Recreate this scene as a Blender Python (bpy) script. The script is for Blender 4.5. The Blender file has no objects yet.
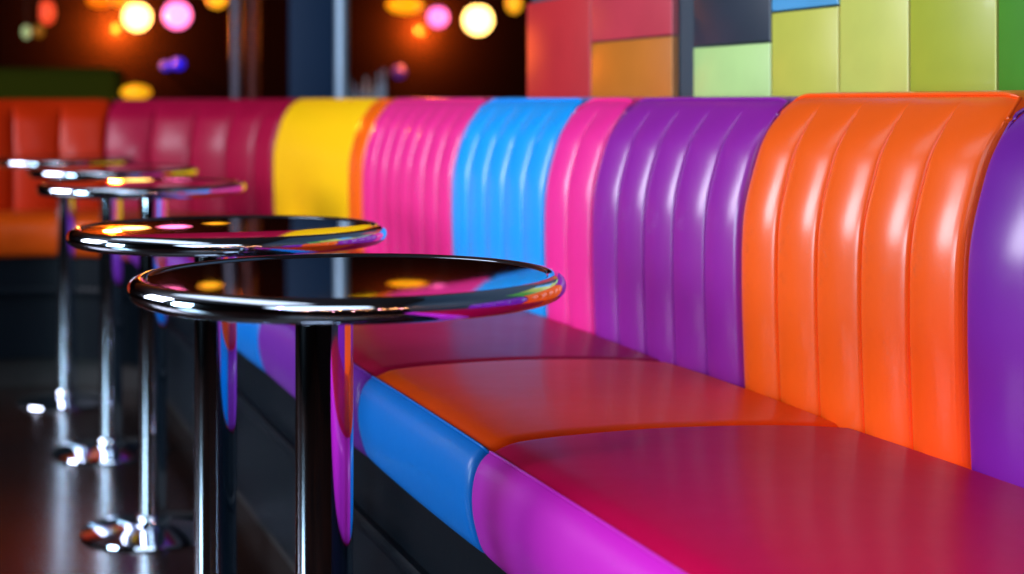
import bpy, bmesh, math, random
from mathutils import Vector
random.seed(7)
PI = math.pi
C = bpy.context.scene.collection
S = bpy.context.scene
FPX = 1600.0; HC = 0.945; VH = 101.0; TH = math.atan(572/1600)
sn, cs = math.sin(TH), math.cos(TH)

def at(u, v, Z):
    "a spot in the room seen along pixel (u, v) at distance Z in front of the camera"
    X = (u-512)/FPX*Z
    return Vector((X*cs+Z*sn, Z*cs-X*sn, HC-(v-VH)*Z/FPX))

# ---------------------------------------------------------------- materials
def lin(c):
    return tuple((x/255/12.92 if x/255 <= .04045 else ((x/255+.055)/1.055)**2.4) for x in c)

def mat(name, rgb, rough=.4, metal=0., coat=0., coat_rough=.1, ior=1.5, bump=None, emit=None, estr=0., spec=.5, sheen=0, vary=None):
    m = bpy.data.materials.new(name); m.use_nodes = True
    nt = m.node_tree; b = nt.nodes['Principled BSDF']
    col = lin(rgb)+(1,)
    b.inputs['Base Color'].default_value = col
    b.inputs['Roughness'].default_value = rough
    b.inputs['Metallic'].default_value = metal
    b.inputs['Coat Weight'].default_value = coat
    b.inputs['Coat Roughness'].default_value = coat_rough
    b.inputs['IOR'].default_value = ior
    b.inputs['Specular IOR Level'].default_value = spec
    tc = nt.nodes.new('ShaderNodeTexCoord')
    if vary:                       # dye and wear variation with a shape of its own
        n = nt.nodes.new('ShaderNodeTexNoise'); n.inputs['Scale'].default_value = vary[0]; n.inputs['Detail'].default_value = 5
        nt.links.new(tc.outputs['Object'], n.inputs['Vector'])
        r = nt.nodes.new('ShaderNodeMixRGB'); r.blend_type = 'MIX'
        r.inputs['Color1'].default_value = col
        r.inputs['Color2'].default_value = lin(vary[1])+(1,)
        mp = nt.nodes.new('ShaderNodeMapRange'); mp.inputs['From Min'].default_value = .4; mp.inputs['From Max'].default_value = .7
        nt.links.new(n.outputs['Fac'], mp.inputs['Value']); nt.links.new(mp.outputs['Result'], r.inputs['Fac'])
        nt.links.new(r.outputs['Color'], b.inputs['Base Color'])
    if bump:
        out = None
        for sc, dist, stren in bump:
            n = nt.nodes.new('ShaderNodeTexNoise'); n.inputs['Scale'].default_value = sc; n.inputs['Detail'].default_value = 3
            nt.links.new(tc.outputs['Object'], n.inputs['Vector'])
            bp = nt.nodes.new('ShaderNodeBump'); bp.inputs['Strength'].default_value = stren; bp.inputs['Distance'].default_value = dist
            nt.links.new(n.outputs['Fac'], bp.inputs['Height'])
            if out: nt.links.new(out, bp.inputs['Normal'])
            out = bp.outputs['Normal']
        nt.links.new(out, b.inputs['Normal'])
    if emit:
        b.inputs['Emission Color'].default_value = lin(emit)+(1,)
        b.inputs['Emission Strength'].default_value = estr
    return m

def leather(name, rgb, rough=.45, coat=.75, cr=.23):
    return mat(name, rgb, rough, coat=coat, coat_rough=cr, spec=.12, bump=[(9, .006, .35), (260, .0006, .22)])
L = {
 'orange': leather('orange leather', (255, 95, 15)),
 'purple': leather('purple leather', (148, 34, 158)),
 'violet': leather('deep violet leather', (112, 30, 150)),
 'pink': leather('hot pink leather', (248, 45, 150)),
 'rose': leather('rose pink leather', (240, 45, 140)),
 'blue': leather('sky blue leather', (10, 158, 245)),
 'yellow': leather('yellow leather', (250, 195, 10), .5, .15),
 'amber': leather('amber orange leather', (255, 105, 10)),
 'berry': leather('berry leather', (150, 7, 52), .5, .2),
 'rust': leather('rust orange leather', (176, 38, 2), .5, .16),
}
def seatleather(name, rgb): return mat(name, rgb, .45, coat=.17, coat_rough=.2, spec=.1, bump=[(7, .008, .3), (260, .0006, .15)])
SL = {
 'crimson': seatleather('crimson seat leather', (155, 2, 56)),
 'burnt': seatleather('burnt orange seat leather', (222, 68, 3)),
 'plum': seatleather('plum seat leather', (165, 36, 158)),
 'azure': seatleather('azure seat leather', (0, 104, 188)),
 'grape': seatleather('grape seat leather', (104, 36, 140)),
 'umber': seatleather('deep orange seat leather', (185, 68, 5)),
 'wine': seatleather('wine seat leather', (158, 10, 52)),
}
M_chrome = mat('polished chrome', (215, 224, 240), .06, metal=1, bump=[(3, .001, .05)])
M_chrome_soft = mat('brushed chrome', (205, 210, 220), .22, metal=1)
M_glass_top = mat('black glass top', (6, 6, 8), .04, coat=1, coat_rough=.02, ior=1.7)
M_plinth = mat('black plinth laminate', (2, 10, 18), .45, spec=.1, bump=[(40, .001, .2)])
M_black = mat('black rubber', (8, 8, 9), .6)

# ---------------------------------------------------------------- mesh helpers
def obj(name, bm, m=None, parent=None, smooth=True, loc=(0, 0, 0)):
    bmesh.ops.recalc_face_normals(bm, faces=bm.faces)
    me = bpy.data.meshes.new(name); bm.to_mesh(me); bm.free()
    if smooth:
        for p in me.polygons: p.use_smooth = True
    o = bpy.data.objects.new(name, me); C.objects.link(o)
    if smooth: sharp(o, 42)
    if m: me.materials.append(m)
    if parent: o.parent = parent
    o.location = loc
    return o
def empty(name, loc=(0, 0, 0)):
    o = bpy.data.objects.new(name, None); C.objects.link(o); o.location = loc; o.empty_display_size = .1; return o
def tag(o, label, cat, group=None):
    o['label'] = label; o['category'] = cat
    if group: o['group'] = group
    return o
def struct(o): o['kind'] = 'structure'; return o
def sharp(o, ang=40):
    me = o.data
    for e in me.edges: e.use_edge_sharp = False
    bm = bmesh.new(); bm.from_mesh(me)
    for e in bm.edges:
        if len(e.link_faces) == 2 and e.calc_face_angle() > math.radians(ang): e.smooth = False
    bm.to_mesh(me); bm.free(); return o
def box(bm, x0, x1, y0, y1, z0, z1, bev=0):
    b = bmesh.new(); bmesh.ops.create_cube(b, size=1)
    for v in b.verts:
        v.co = Vector((x0+(v.co.x+.5)*(x1-x0), y0+(v.co.y+.5)*(y1-y0), z0+(v.co.z+.5)*(z1-z0)))
    if bev: bmesh.ops.bevel(b, geom=b.edges, offset=bev, segments=3, affect='EDGES', profile=.5)
    me = bpy.data.meshes.new('tmp'); b.to_mesh(me); b.free(); bm.from_mesh(me); bpy.data.meshes.remove(me)
    return bm
def lathe(prof, n=64, cx=0, cy=0, closed=False):
    bm = bmesh.new(); rings = []
    for r, z in prof:
        if r < 1e-6: rings.append([bm.verts.new((cx, cy, z))])
        else: rings.append([bm.verts.new((cx+r*math.cos(2*PI*i/n), cy+r*math.sin(2*PI*i/n), z)) for i in range(n)])
    pairs = list(zip(rings, rings[1:]))
    if closed: pairs.append((rings[-1], rings[0]))
    for a, b in pairs:
        for i in range(n):
            j = (i+1) % n
            if len(a) == 1 and len(b) == 1: continue
            if len(a) == 1: bm.faces.new((a[0], b[i], b[j]))
            elif len(b) == 1: bm.faces.new((a[i], a[j], b[0]))
            else: bm.faces.new((a[i], a[j], b[j], b[i]))
    return bm
def tube(pts, r, n=8, bm=None):
    bm = bm or bmesh.new(); rings = []
    for i, p in enumerate(pts):
        p = Vector(p); t = (Vector(pts[min(i+1, len(pts)-1)])-Vector(pts[max(i-1, 0)])).normalized()
        up = Vector((0, 0, 1)) if abs(t.z) < .8 else Vector((1, 0, 0))
        a = t.cross(up).normalized(); b = t.cross(a)
        rings.append([bm.verts.new(p+r*(a*math.cos(2*PI*k/n)+b*math.sin(2*PI*k/n))) for k in range(n)])
    for a, b in zip(rings, rings[1:]):
        for k in range(n): bm.faces.new((a[k], a[(k+1) % n], b[(k+1) % n], b[k]))
    bm.faces.new(rings[0]); bm.faces.new(rings[-1])
    return bm

# ---------------------------------------------------------------- the line the banquette follows
X0, YC, RC = 1.03, 5.10, .80           # straight run, then a rounded corner into the far side
def path(s, d, z):
    "s metres along the back, d metres out from it towards the seats"
    if s < YC: return Vector((X0-d, s, z))
    a = (s-YC)/RC
    if a < PI/2: return Vector((X0-RC+(RC-d)*math.cos(a), YC+(RC-d)*math.sin(a), z))
    return Vector((X0-RC-(s-YC-RC*PI/2), YC+RC-d, z))
def catmull(P, n):
    out = []
    for i in range(len(P)-1):
        p0, p1, p2, p3 = P[max(i-1, 0)], P[i], P[i+1], P[min(i+2, len(P)-1)]
        for k in range(n):
            t = k/n
            out.append(tuple(.5*((2*p1[j])+(-p0[j]+p2[j])*t+(2*p0[j]-5*p1[j]+4*p2[j]-p3[j])*t*t+(-p0[j]+3*p1[j]-3*p2[j]+p3[j])*t**3) for j in range(2)))
    out.append(P[-1]); return out
def sweep(sta, prof_at, caps=True):
    bm = bmesh.new(); rings = []
    for s in sta: rings.append([bm.verts.new(path(s, d, z)) for d, z in prof_at(s)])
    n = len(rings[0])
    for a, b in zip(rings, rings[1:]):
        for i in range(n):
            j = (i+1) % n; bm.faces.new((a[i], b[i], b[j], a[j]))
    if caps: bm.faces.new(rings[0]); bm.faces.new(list(reversed(rings[-1])))
    return bm

ZT = .952
BF = catmull([(0, .440), (0, .52), (.003, .60), (.006, .70), (.003, .79), (-.014, .858), (-.029, .895), (-.050, .927), (-.066, .942), (-.086, ZT-.002), (-.11, ZT), (-.145, ZT-.006), (-.17, ZT-.03)], 5)
BB = [(-.175, .90), (-.175, .440)]
def smooth01(x): x = max(0, min(1, x)); return x*x*(3-2*x)
G = 'coloured back cushions of the banquette'
def back_panel(s0, s1, nch, key, label, A=.011, group=None, cat='back cushion', widths=None):
    root = empty('back_cushion', path((s0+s1)/2, 0, .44)); base = root.location.copy()
    tag(root, label, cat, G)
    lift = .005 if key == 'orange' else 0
    g = .0018
    a0, a1 = s0+g, s1-g
    chs = [a0+(a1-a0)*k/nch for k in range(nch+1)]
    sta = set()
    for k in range(nch):
        w = chs[k+1]-chs[k]
        for q in (0, .012, .03, .06, .1, .16, .24, .32, .41, .5, .59, .68, .76, .84, .9, .94, .97, .988, 1): sta.add(round(chs[k]+q*w, 6))
    for q in (0, .001, .003, .006, .01, .016): sta.add(round(a0+q, 6)); sta.add(round(a1-q, 6))
    sta = sorted(sta)
    rnd = random.Random(int(s0*1000)); pw = [rnd.uniform(.9, 1.12) for _ in range(nch)]; sk = [rnd.uniform(-.12, .12) for _ in range(nch)]
    def prof(s):
        e = min(s-a0, a1-s); er = .011
        edge = 0 if e > er else er-math.sqrt(max(0, er*er-(er-e)**2))
        k = min(nch-1, int((s-a0)/(a1-a0)*nch-1e-7)); q = (s-chs[k])/(chs[k+1]-chs[k]); q = min(1, max(0, q))
        out = []
        for d, z in BF:
            amp = A*(1-smooth01((z-.878)/.07))*(.75+.25*smooth01((z-.5)/.08))
            # channels are full in the middle, pinched at the stitch lines
            wq = q+sk[k]*q*(1-q)
            b = amp*pw[k]*(max(0, math.sin(PI*wq))**.56)
            b -= .0022*(1-smooth01((z-.90)/.045))*max(0, 1-min(q, 1-q)/.03) if nch > 1 else 0
            out.append((d+b-edge*.8, z-edge*.7*smooth01((z-.92)/.03)+lift*smooth01((z-.85)/.09)-.009*max(0, 1-e/.045)**2*smooth01((z-.90)/.045)))
        return out+[(BB[0][0]+edge*.3, BB[0][1]), (BB[1][0], BB[1][1])]
    bm = sweep(sta, prof)
    for v in bm.verts: v.co -= base
    o = obj('padding', bm, L[key], root); sharp(o, 55)
    # piping round the panel: up one end, along the top, down the other end
    r = .0022; pts = []
    side = [(d, z) for d, z in BF if z < ZT-.014 and d > -.055]
    pts += [path(a0+.004, d-.0022, z)-base for d, z in side]
    dt, zt = -.074, ZT-.0052+lift
    n = 60
    for k in range(n+1):
        s = a0+.012+(a1-a0-.024)*k/n
        ee = min(s-a0, a1-s); pts.append(path(s, dt, zt+.0015-.009*max(0, 1-ee/.045)**2)-base)
    pts += [path(a1-.004, d-.0022, z)-base for d, z in reversed(side)]
    obj('piping', tube(pts, r, 8), L[key], root)
    return root

_G = 'channelled back cushions of the banquette'
def s_of_u(u):
    lo, hi = .6, 7.
    for _ in range(60):
        m = (lo+hi)/2; p = path(m, 0, .75)
        X = p.x*cs-p.y*sn; Z = p.y*cs+p.x*sn
        if 512+FPX*X/Z > u: lo = m
        else: hi = m
    return lo
SE = [0.90, 1.436, 1.940, 2.465, 2.688, 3.240, 4.00, 4.16, s_of_u(275), s_of_u(105), 7.3]
print('SEAMS', SE)
back_panel(SE[0], SE[1], 4, 'violet', 'deep violet leather back cushion cut by the right edge, beside the big orange one')
back_panel(SE[1], SE[2], 5, 'orange', 'largest bright orange channelled leather back cushion, between the two purple ones at right')
back_panel(SE[2], SE[3], 5, 'purple', 'purple channelled leather back cushion with pale highlights, left of the big orange one')
back_panel(SE[3], SE[4], 2, 'pink', 'narrow hot pink back cushion of two channels, between sky blue and purple')
back_panel(SE[4], SE[5], 5, 'blue', 'sky blue channelled leather back cushion, the only blue one on the backrest')
back_panel(SE[5], SE[6], 7, 'rose', 'wide rose pink channelled back cushion left of the sky blue one')
back_panel(SE[6], SE[7], 1, 'amber', 'narrow amber orange back strip between yellow and pink', A=.008)
back_panel(SE[7], SE[8], 1, 'yellow', 'smooth yellow leather back cushion without channels', A=.006)
back_panel(SE[8], SE[9], 5, 'berry', 'berry red channelled back cushion wrapping the far corner, left of the yellow one', A=.019)
back_panel(SE[9], SE[10], 8, 'rust', 'dark orange channelled back cushion at the far left end, behind the farthest table', A=.019)

# ---------------------------------------------------------------- seats
ZS, ZB, DF = .565, .437, .48
SP = catmull([(.012, .555), (.10, .564), (.24, .571), (.36, .571), (.425, .568), (.450, .5635), (.466, .555), (.476, .541), (.481, .52), (.481, .497), (.477, .475), (.469, .452), (.455, ZB)], 5)
def seat(s0, s1, topk, frontk, label, group=None):
    root = empty('seat_cushion', path((s0+s1)/2, .24, ZB)); base = root.location.copy()
    tag(root, label, 'seat cushion', 'seat cushions of the banquette')
    a0, a1 = s0+.0012, s1-.0012
    sta = sorted(set([round(a0+(a1-a0)*k/24, 6) for k in range(25)]+[round(x, 6) for q in (.001, .003, .006, .01, .015, .022, .032) for x in (a0+q, a1-q)]))
    def shape(s, inset):
        e = min(s-a0, a1-s); er = .016
        edge = 0 if e > er else er-math.sqrt(max(0, er*er-(er-e)**2))
        mid = max(0, math.sin(PI*(s-a0)/(a1-a0)))**.6
        out = []
        for d, z in SP:
            kz = smooth01((z-.50)/.05)
            kd = smooth01((d-.41)/.05)
            out.append((d-edge*.62*kd-inset*kd+.004*mid*kd, z-edge*.6*kz-inset*kz*.0+.004*mid*kz))
        return out
    bm = sweep(sta, lambda s: [(d, z) for d, z in shape(s, .006)]+[(.012, ZB)])
    for v in bm.verts: v.co -= base
    sharp(obj('seat_top', bm, SL[topk], root), 60)
    def fr(s):
        o = [p for p, q in zip(shape(s, 0), SP) if q[0] >= .458 and q[1] < .5605]
        i = [(d-.012, z-.003) for d, z in o]
        return o+list(reversed(i))
    bm = sweep(sta, fr)
    for v in bm.verts: v.co -= base
    f = obj('front_panel', bm, SL[frontk], root); sharp(f, 60)
    f['label'] = {'plum': 'pinkish purple', 'grape': 'purple', 'umber': 'deep orange', 'azure': 'blue', 'burnt': 'orange'}[frontk]+' front band of the seat'
    # stitched seam where top meets front
    k = [i for i, q in enumerate(SP) if q[0] >= .458 and q[1] < .5605][0]
    pts = [Vector(path(s, shape(s, 0)[k][0], shape(s, 0)[k][1]+.0002))-base for s in sta]
    obj('seam', tube(pts, .0016, 6), SL[frontk], root)
    return root
seat(.80, 1.676, 'crimson', 'plum', 'nearest seat cushion, crimson top with purple pink front, at lower right')
seat(1.676, 2.183, 'burnt', 'azure', 'seat cushion with burnt orange top and bright blue front, second from the camera')
seat(2.183, 2.925, 'wine', 'grape', 'crimson topped seat cushion with purple front, behind the nearest table')
seat(2.925, 3.62, 'burnt', 'azure', 'blue fronted seat cushion behind the second table, farther than the purple front')
seat(3.62, 4.45, 'wine', 'grape', 'dim purple fronted seat cushion behind the two middle tables')
seat(4.45, 5.25, 'wine', 'grape', 'dim crimson seat cushion just before the rounded far corner')
seat(5.25, 7.3, 'umber', 'umber', 'orange seat cushion round the far corner, under the dark orange back')

# base under the seats, with its groove and skirting
base_root = empty('banquette_base', (X0-.2, 3, 0)); tag(base_root, 'black panelled base running under the coloured seat cushions', 'bench base')
def st(a, b, n): return [a+(b-a)*k/n for k in range(n+1)]
B0 = base_root.location.copy()
def swobj(name, prof, m, parent, sta):
    bm = sweep(sta, lambda s: prof)
    for v in bm.verts: v.co -= parent.location
    return sharp(obj(name, bm, m, parent), 30)
sta = st(.8, 7.3, 90)
swobj('upper_panel', [(.435, .335), (.435, .432), (.43, ZB), (-.17, ZB), (-.17, .335)], M_plinth, base_root, sta)
swobj('ledge', [(.446, .312), (.449, .318), (.449, .328), (.446, .335), (.2, .335), (.2, .312)], M_plinth, base_root, sta)
swobj('lower_panel', [(.420, .10), (.420, .312), (-.17, .312), (-.17, .10)], M_plinth, base_root, sta)
swobj('kickboard', [(.36, .0), (.36, .10), (-.17, .10), (-.17, 0)], M_black, base_root, sta)
#swobj('back_board', [(-.176, .0), (-.176, .93), (-.196, .93), (-.196, 0)], M_plinth, base_root, sta)

# ---------------------------------------------------------------- tables
def make_table():
    root = empty('cocktail_table')
    R = .225; zt = .764
    obj('glass_top', lathe([(0, zt), (R-.022, zt), (R-.014, zt+.0005), (R-.013, zt-.004), (R-.02, zt-.012), (0, zt-.012)]), M_glass_top, root)
    rim = []
    for k in range(20):
        a = 2*PI*k/20
        rim.append((R-.0135+.0135*math.cos(a)*(1 if math.cos(a) > 0 else .8), zt-.0095+.0125*math.sin(a)))
    obj('rim', lathe(rim, 96, closed=True), M_chrome, root)
    obj('underside', lathe([(0, zt-.013), (R-.02, zt-.013), (R-.03, zt-.02), (0, zt-.02)]), M_black, root)
    po = empty('column'); po.parent = root
    pole = obj('pole', lathe([(0, .012), (.030, .012), (.030, zt-.03), (0, zt-.03)], 48), M_chrome, root)
    bpy.data.objects.remove(po)
    obj('mounting_flange', lathe([(0, zt-.032), (.045, zt-.032), (.075, zt-.025), (.078, zt-.021), (0, zt-.021)]), M_chrome_soft, root)
    obj('collar', lathe([(.030, .02), (.040, .02), (.040, .03), (.036, .038), (.030, .040)], 48, closed=True), M_chrome, root)
    obj('base_plate', lathe([(0, 0), (.152, 0), (.155, .003), (.153, .008), (.12, .014), (.06, .019), (.034, .024), (0, .024)], 80), M_chrome, root)
    return root
proto = make_table()
tg = 'chrome cocktail tables along the banquette'
T = [((.400, 1.620), -.026, 'nearest and largest chrome rimmed round table, by the crimson seat'),
     ((.390, 2.292), -.020, 'second nearest chrome round table, overlapped by the nearest one'),
     ((.417, 3.578), .024, 'middle chrome round table of the row, blue reflection under its rim'),
     ((.439, 4.420), -.006, 'fourth chrome round table from the camera, its base fully seen'),
     ((.370, 5.210), .006, 'farthest chrome round table, cut by the left edge of the photo')]
for i, ((x, y), off, lab) in enumerate(T):
    if i == 0: o = proto
    else:
        o = proto.copy(); C.objects.link(o)
    for ch in (list(proto.children)):
        if i: c = ch.copy(); C.objects.link(c); c.parent = o
        else: c = ch
    o.location = (x, y, 0); tag(o, lab, 'table', tg)
for i, (_, off, _l) in enumerate(T):     # the columns stand a little off centre under their tops
    o = [q for q in bpy.data.objects if q.get('label') == T[i][2]][0]
    for ch in o.children:
        if ch.name.split('.')[0] in ('pole', 'collar', 'base_plate', 'mounting_flange'):
            ch.location = (off*cs, -off*sn, 0)

# ---------------------------------------------------------------- room
def plane_box(name, x0, x1, y0, y1, z0, z1, m): return struct(obj(name, box(bmesh.new(), x0, x1, y0, y1, z0, z1), m, smooth=False))
M_floor = mat('dark polished floor', (22, 14, 13), .2, coat=0, bump=[(2.2, .004, .25), (30, .0008, .15)], vary=(1.6, (40, 20, 14)))
M_wall = mat('near black wall paint', (15, 10, 10), .9, spec=0, bump=[(60, .001, .2)])
M_walln = mat('navy wall paint', (34, 52, 66), .55, bump=[(60, .001, .2)])
M_ceil = mat('dark ceiling paint', (20, 17, 17), .8, bump=[(60, .001, .2)])
plane_box('floor', -3.2, 9, -1.6, 14, -.06, 0, M_floor)
plane_box('ceiling', -3.2, 9, -1.6, 14, 3.0, 3.06, M_ceil)
plane_box('wall_far', -3.2, 9, 13.0, 13.1, 0, 3.0, M_wall)
plane_box('wall_left', -3.2, -3.1, -1.6, 13.0, 0, 3.0, M_wall)
plane_box('wall_near', -3.1, 9, -1.6, -1.5, 0, 3.0, M_wall)
plane_box('wall_outer', 8.9, 9, -1.5, 13.0, 0, 3.0, M_wall)
plane_box('wall_right', 1.244, 1.32, -1.5, 3.350, 0, 3.0, M_walln)

# coloured tile panels on the wall above the backrest
def tile(y0, y1, z0, z1, rgb, label, rough=.34, th=.012):
    g = .0016
    m = mat('tile glaze', rgb, rough, coat=.12, coat_rough=.08, bump=[(18, .002, .12)], vary=(6, tuple(int(c*.93) for c in rgb)))
    root = empty('wall_tile', (1.244, (y0+y1)/2, z0)); tag(root, label, 'wall tile', 'coloured tiles above the backrest')
    lx = root.location
    bm = box(bmesh.new(), -th, 0, y0+g-lx.y, y1-g-lx.y, 0, z1-z0-2*g, .0018)
    obj('tile_face', bm, m, root)
    me = mat('tile edge highlight', tuple(min(255, int(c*.7+95)) for c in rgb), .2)  # highlight along the glass edge, painted as a paler strip
    bm = bmesh.new()
    box(bm, -th-.0012, -.001, y0+g-lx.y-.0012, y0+g-lx.y+.002, .0, z1-z0-2*g)
    obj('edge_highlight', bm, me, root, smooth=False)
    return root
tile(2.975, 3.350, .90, 1.165, (190, 42, 48), 'tall red wall tile at the left end of the tile wall')
tile(2.593, 2.975, 1.064, 1.30, (196, 58, 74), 'rose red wall tile above the ochre tile')
tile(2.593, 2.975, .90, 1.064, (198, 112, 28), 'ochre orange wall tile under the rose red one')
tile(2.234, 2.512, 1.040, 1.30, (38, 52, 66), 'dark slate wall tile above the pale green one')
tile(2.234, 2.512, .90, 1.040, (188, 222, 138), 'pale mint green wall tile just above the purple cushion')
tile(2.032, 2.234, 1.086, 1.30, (80, 165, 215), 'light blue wall tile at the top edge of the photo')
tile(2.032, 2.234, .90, 1.086, (200, 198, 78), 'mustard yellow wall tile right of the mint green one')
tile(1.853, 2.032, .90, 1.30, (204, 208, 96), 'pale lime yellow wall tile above the left end of the orange cushion')
tile(1.662, 1.853, .90, 1.30, (172, 182, 52), 'olive lime wall tile with a yellow lamp reflection')
tile(1.43, 1.662, .90, 1.30, (68, 145, 34), 'leaf green wall tile at the top right corner')

# ---------------------------------------------------------------- room beyond: posts, column, furniture
def post(u0, u1, Z, m, name, label, cat, cap=True):
    p = at((u0+u1)/2, VH, Z); r = (u1-u0)/2*Z/FPX
    root = empty(name, (p.x, p.y, 0)); tag(root, label, cat)
    obj('shaft', lathe([(0, .01), (r, .01), (r, 2.98), (0, 2.98)], 32), m, root)
    obj('foot_plate', lathe([(0, 0), (r*2, 0), (r*2, .008), (r*1.2, .014), (0, .014)], 32), m, root)
    obj('ceiling_plate', lathe([(0, 3.0), (r*2, 3.0), (r*2, 2.992), (r*1.2, 2.986), (0, 2.986)], 32), m, root)
    return root
M_grey = mat('grey painted steel', (95, 92, 110), .4, metal=.3)
M_red = mat('dark red painted steel', (95, 22, 20), .5)
M_pale = mat('pale blue lit chrome', (160, 190, 215), .35, metal=.2)  # chrome post; its pale blue reflected light is put into the base colour
M_col = mat('slate blue column paint', (10, 44, 76), .6, spec=.2, bump=[(30, .001, .2)])
post(231, 242, 8.5, M_grey, 'steel_post', 'thin grey steel post beyond the backrest, right of the yellow lamp', 'post')
post(248, 259, 9.2, M_red, 'steel_post', 'thin dark red steel post just right of the grey post', 'post')
post(335, 349, 7.4, M_pale, 'steel_post', 'bright chrome post at the right side of the slate column', 'post')
p = at(315, VH, 7.6)
colr = empty('square_column', (p.x, p.y, 0)); tag(colr, 'broad slate blue column behind the yellow back cushion', 'column')
colr.rotation_euler.z = -TH
obj('shaft', box(bmesh.new(), -.11, .11, -.11, .11, .1, 2.9, .012), M_col, colr)
obj('plinth', box(bmesh.new(), -.14, .14, -.14, .14, 0, .1, .006), M_col, colr)
obj('capital', box(bmesh.new(), -.14, .14, -.14, .14, 2.9, 3.0, .006), M_col, colr)

# green sofa in the room beyond, far left
M_green = mat('olive green upholstery', (52, 58, 2), .9, spec=.1, bump=[(200, .001, .3)])
p = at(20, VH, 8.3)
sofa = empty('green_sofa', (p.x, p.y, 0)); sofa.rotation_euler.z = -TH
tag(sofa, 'dark olive green sofa seen over the orange backrest at far left', 'sofa')
obj('backrest', box(bmesh.new(), -1.2, .46, .25, .47, .3, 1.125, .07), M_green, sofa)
obj('seat', box(bmesh.new(), -1.08, .34, -.35, .25, .12, .46, .05), M_green, sofa)
for xx in ((-1.2, -1.05), (.31, .46)): obj('armrest', box(bmesh.new(), xx[0], xx[1], -.35, .25, .1, .66, .05), M_green, sofa)
for xx in (-1.1, .36):
    for yy in (-.25, .38): obj('leg', lathe([(0, 0), (.02, 0), (.028, .12), (.028, .3), (0, .3)], 16, xx, yy), M_black, sofa)

# ---------------------------------------------------------------- lamps
def emis(name, rgb, strength):
    m = bpy.data.materials.new(name); m.use_nodes = True; b = m.node_tree.nodes['Principled BSDF']
    b.inputs['Base Color'].default_value = lin(rgb)+(1,); b.inputs['Roughness'].default_value = .3
    b.inputs['Emission Color'].default_value = lin(rgb)+(1,); b.inputs['Emission Strength'].default_value = strength
    return m
def globe(rx, rz, n=20):
    return lathe([(rx*math.sin(PI*k/n) if 0 < k < n else 0, -rz*math.cos(PI*k/n)) for k in range(n+1)], 32)
def pendant(u, v, Z, rpx, rgb, strength, label, rz=1., name='pendant_lamp', cat='pendant lamp'):
    p = at(u, v, Z); r = rpx*Z/FPX
    root = empty(name, p); tag(root, label, cat, 'glowing lamps in the dark room beyond')
    obj('globe', globe(r, r*rz), emis('lamp glass', rgb, strength), root)
    obj('cap', lathe([(0, r*rz*.9), (r*.45, r*rz*.9), (r*.35, r*rz*1.15), (r*.1, r*rz*1.25), (0, r*rz*1.25)], 24), M_black, root)
    obj('cord', lathe([(0, r*rz*1.2), (.004, r*rz*1.2), (.004, 2.998-p.z), (0, 2.998-p.z)], 8), M_black, root)
    return root
def sconce(u, v, rpx, rgb, strength, label, rz=1., power=0, lrgb=None, dz=0, dx=0):
    "lamp on the far wall, on a short arm"
    # depth where the ray meets the far wall (y = 13), less a little
    if power: rpx = 3.2
    k = (u-512)/FPX; Z = 12.86/(cs-k*sn); p = at(u, v, Z); r = rpx*Z/FPX
    root = empty('wall_lamp', (p.x, 13.0, p.z)); tag(root, label, 'wall lamp', 'glowing lamps in the dark room beyond')
    b = globe(r, r*rz)
    for q in b.verts: q.co.y -= .15
    obj('globe', b, emis('lamp glass', rgb, strength), root)
    obj('arm', tube([(0, -.15+min(r, .1)*.5, 0), (0, -.004, 0)], .008), M_black, root)
    b = lathe([(0, -.0), (.035, 0), (.03, .012), (0, .012)], 20)
    for q in b.verts: q.co = Vector((q.co.x, -q.co.z, q.co.y))
    obj('wall_plate', b, M_black, root)
    if power:
        l = bpy.data.lights.new('wall_wash', 'POINT'); l.energy = power; l.color = lin(lrgb); l.shadow_soft_size = r*1.15
        o = bpy.data.objects.new('wall_wash', l); C.objects.link(o); o.location = (p.x, 13.0-.15, p.z)
    return root
pendant(137, 17, 11, 13.5, (255, 200, 105), 8, 'white hot round pendant lamp, left of the round pink one at top left')
pendant(177, 15, 11, 13.5, (255, 110, 175), 4, 'round pink pendant lamp at top left, right of the white hot one')
pendant(100, 0, 10.6, 13, (255, 120, 10), 1.1, 'wide amber pendant lamp at the top edge, upper left', .55)
pendant(122, 0, 10.9, 11, (255, 140, 12), 1.1, 'small amber pendant lamp touching the white hot one', .6)
pendant(217, -2, 11, 10, (255, 175, 30), 1.4, 'yellow pendant lamp at the top edge above the grey post')
pendant(47, 12, 10, 8, (255, 80, 45), .9, 'coral red drop shaped pendant lamp at top left', 1.6)
pendant(26.5, 32, 9.3, 4.5, (170, 190, 130), .7, 'small pale green pendant lamp, left of the tiny brown one', 1.5)
pendant(39, 31, 9.3, 5, (150, 95, 20), .6, 'tiny brown amber pendant lamp under the coral red one', 1.3)
pendant(405, 5, 11, 18, (255, 165, 15), 1.2, 'flat amber pendant lamp at the top edge, upper middle', .48)
pendant(438, 17, 11, 10, (255, 105, 180), 3, 'small pink pendant lamp left of the white hot one at top middle')
pendant(478, 20, 11, 14.5, (255, 200, 105), 8, 'white hot round pendant lamp at top middle, right of the pink one')
pendant(514, 3, 9.5, 8, (255, 170, 30), 1.2, 'small yellow pendant lamp beside the tile wall', 1.3)
sconce(118, 28, 9, (255, 100, 10), 1.0, 'orange wall lamp glowing behind the left white hot lamp', 1, 1500, (255, 112, 24))
sconce(424, 30, 9, (255, 90, 10), .9, 'orange wall lamp glowing behind the middle pink lamp', 1, 1350, (255, 108, 24))
sconce(166, 66, 5, (20, 40, 235), .9, 'blue wall lamp, left one of the close blue pair', .8)
sconce(178, 64, 6.5, (20, 30, 250), 1., 'blue wall lamp, right one of the close blue pair', .8)
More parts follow.
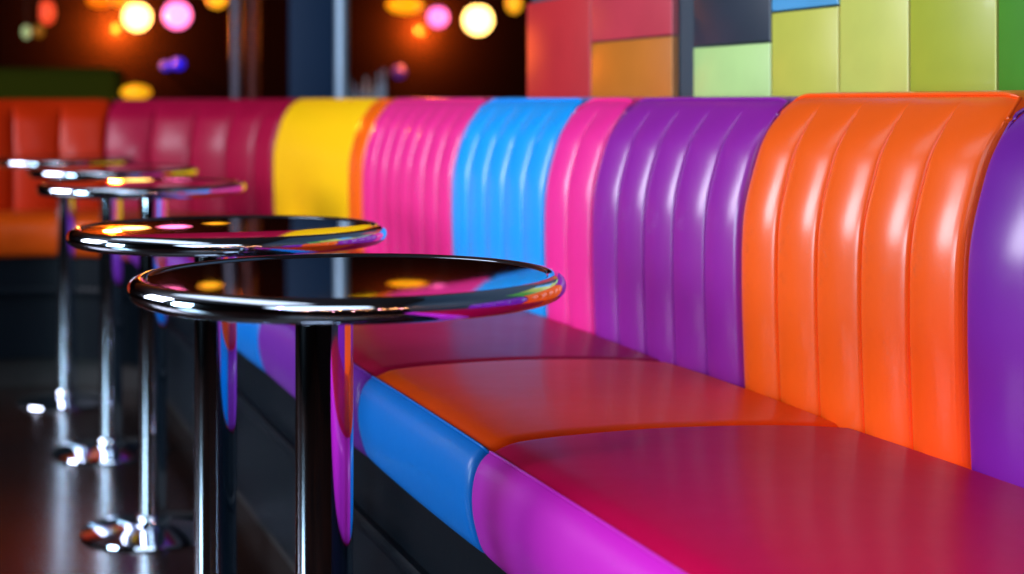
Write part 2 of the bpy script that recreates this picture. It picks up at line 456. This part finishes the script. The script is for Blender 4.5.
sconce(399, 72, 6, (30, 20, 150), .45, 'dim indigo wall lamp low beside the glass cluster', 1.1)
# low amber table lamp behind the berry corner
def table_lamp(u, v, Z, rpx, rgb, strength, label):
    p = at(u, v, Z); r = rpx*Z/FPX
    root = empty('floor_lamp', (p.x, p.y, 0)); tag(root, label, 'lamp', 'glowing lamps in the dark room beyond')
    b = globe(r, r*.5)
    for q in b.verts: q.co.z += p.z
    obj('lamp_shade', b, emis('lamp glass', rgb, strength), root)
    obj('pole', lathe([(0, .01), (.008, .01), (.008, p.z-r*.45), (0, p.z-r*.45)], 12), M_black, root)
    obj('base', lathe([(0, 0), (.12, 0), (.12, .01), (.02, .02), (0, .02)], 24), M_black, root)
table_lamp(136, 92, 8.4, 15, (255, 175, 20), .9, 'low amber lamp just above the berry red backrest')
# glassware cluster on a far shelf
M_gl = mat('pale blue glassware', (95, 135, 160), .15, coat=.5)
for i, (u, v, h) in enumerate([(352, 78, 34), (359, 82, 26), (366, 74, 40), (373, 80, 28), (379, 70, 44), (384, 66, 50)]):
    p = at(u, 97, 8.6); hh = (97-v)*8.6/FPX; r = .016
    zb = .93
    o = obj('glass_bottle', lathe([(0, 0), (r, 0), (r, hh*.6), (r*.45, hh*.8), (r*.4, hh+.02), (0, hh+.02)], 20), M_gl, loc=(p.x, p.y, zb))
    tag(o, 'pale blue bottle, %s in the cluster right of the chrome post' % ['leftmost', 'second from left', 'third from left', 'fourth from left', 'second from right', 'rightmost and tallest'][i], 'bottle', 'pale blue bottles beyond the backrest')
p = at(368, 97, 8.6)
sh = empty('side_counter', (p.x, p.y, 0)); sh.rotation_euler.z = -TH; tag(sh, 'dark counter carrying the pale blue bottles beyond the backrest', 'counter')
obj('worktop', box(bmesh.new(), -.25, .9, -.15, .25, .89, .93, .004), M_plinth, sh)
obj('cabinet', box(bmesh.new(), -.22, .87, -.11, .22, 0, .89, .004), M_plinth, sh)

# ---------------------------------------------------------------- light
def area(name, loc, rot, sx, sy, power, rgb, spread=None):
    l = bpy.data.lights.new(name, 'AREA'); l.shape = 'RECTANGLE'; l.size = sx; l.size_y = sy; l.energy = power; l.color = rgb
    if spread: l.spread = spread
    o = bpy.data.objects.new(name, l); C.objects.link(o); o.location = loc; o.rotation_euler = rot; return o
# tall window on the left wall
area('window_daylight', (-3.05, 2.5, 1.05), (0, -PI/2, 0), 1.1, .9, 85, (.58, .84, 1.))
area('window_daylight', (-3.05, 4.6, 1.95), (0, -PI/2, 0), 1.5, 2.0, 190, (.86, .86, 1.))
sp = bpy.data.lights.new('pink_spot', 'SPOT'); sp.energy = 280; sp.color = (1, .25, 1); sp.spot_size = math.radians(30); sp.spot_blend = 1; sp.shadow_soft_size = .06
so = bpy.data.objects.new('pink_spot', sp); C.objects.link(so); so.location = (-1.1, .3, 1.9)
so.rotation_euler = (Vector((.57, 1.0, .50))-so.location).to_track_quat('-Z', 'Y').to_euler()
# unseen overhead fill panels, added for soft light and rim streaks
area('overhead_fill', (-.4, 2.4, 2.95), (0, math.radians(-22), 0), 1.5, 3.0, 26, (.78, .88, 1.))
area('overhead_fill', (-1.0, -.6, 2.6), (math.radians(35), math.radians(-20), 0), 2.6, 1.5, 42, (.66, .84, 1.))
# string of small warm bulbs over the left aisle
for k in range(30):
    l = bpy.data.lights.new('festoon_bulb', 'POINT'); l.energy = 2.2; l.color = (1, .40, .12) if k % 4 else (1, .35, .5); l.shadow_soft_size = .022
    o = bpy.data.objects.new('festoon_bulb', l); C.objects.link(o)
    row = k % 2
    o.location = (-1.9+k*.145, -1.1-.2*row+.15*math.sin(k*2.1), 1.55+.38*row+.14*math.cos(k*1.3))

w = bpy.data.worlds.new('World'); S.world = w; w.use_nodes = True
w.node_tree.nodes['Background'].inputs['Color'].default_value = (.02, .03, .05, 1)
w.node_tree.nodes['Background'].inputs['Strength'].default_value = .3

# ---------------------------------------------------------------- camera
cam = bpy.data.cameras.new('camera'); co = bpy.data.objects.new('camera', cam); C.objects.link(co)
co.location = (0, 0, HC); co.rotation_euler = (PI/2, 0, -TH)
cam.sensor_width = 36; cam.lens = 36*FPX/1024
cam.shift_y = -(287-VH)/1024
cam.clip_start = .05
cam.dof.use_dof = True; cam.dof.focus_distance = 1.82; cam.dof.aperture_fstop = 3.5
S.camera = co
S.view_settings.view_transform = 'Standard'; S.view_settings.look = 'None'; S.view_settings.gamma = 1
S.view_settings.use_curve_mapping = False; S.view_settings.exposure = 0
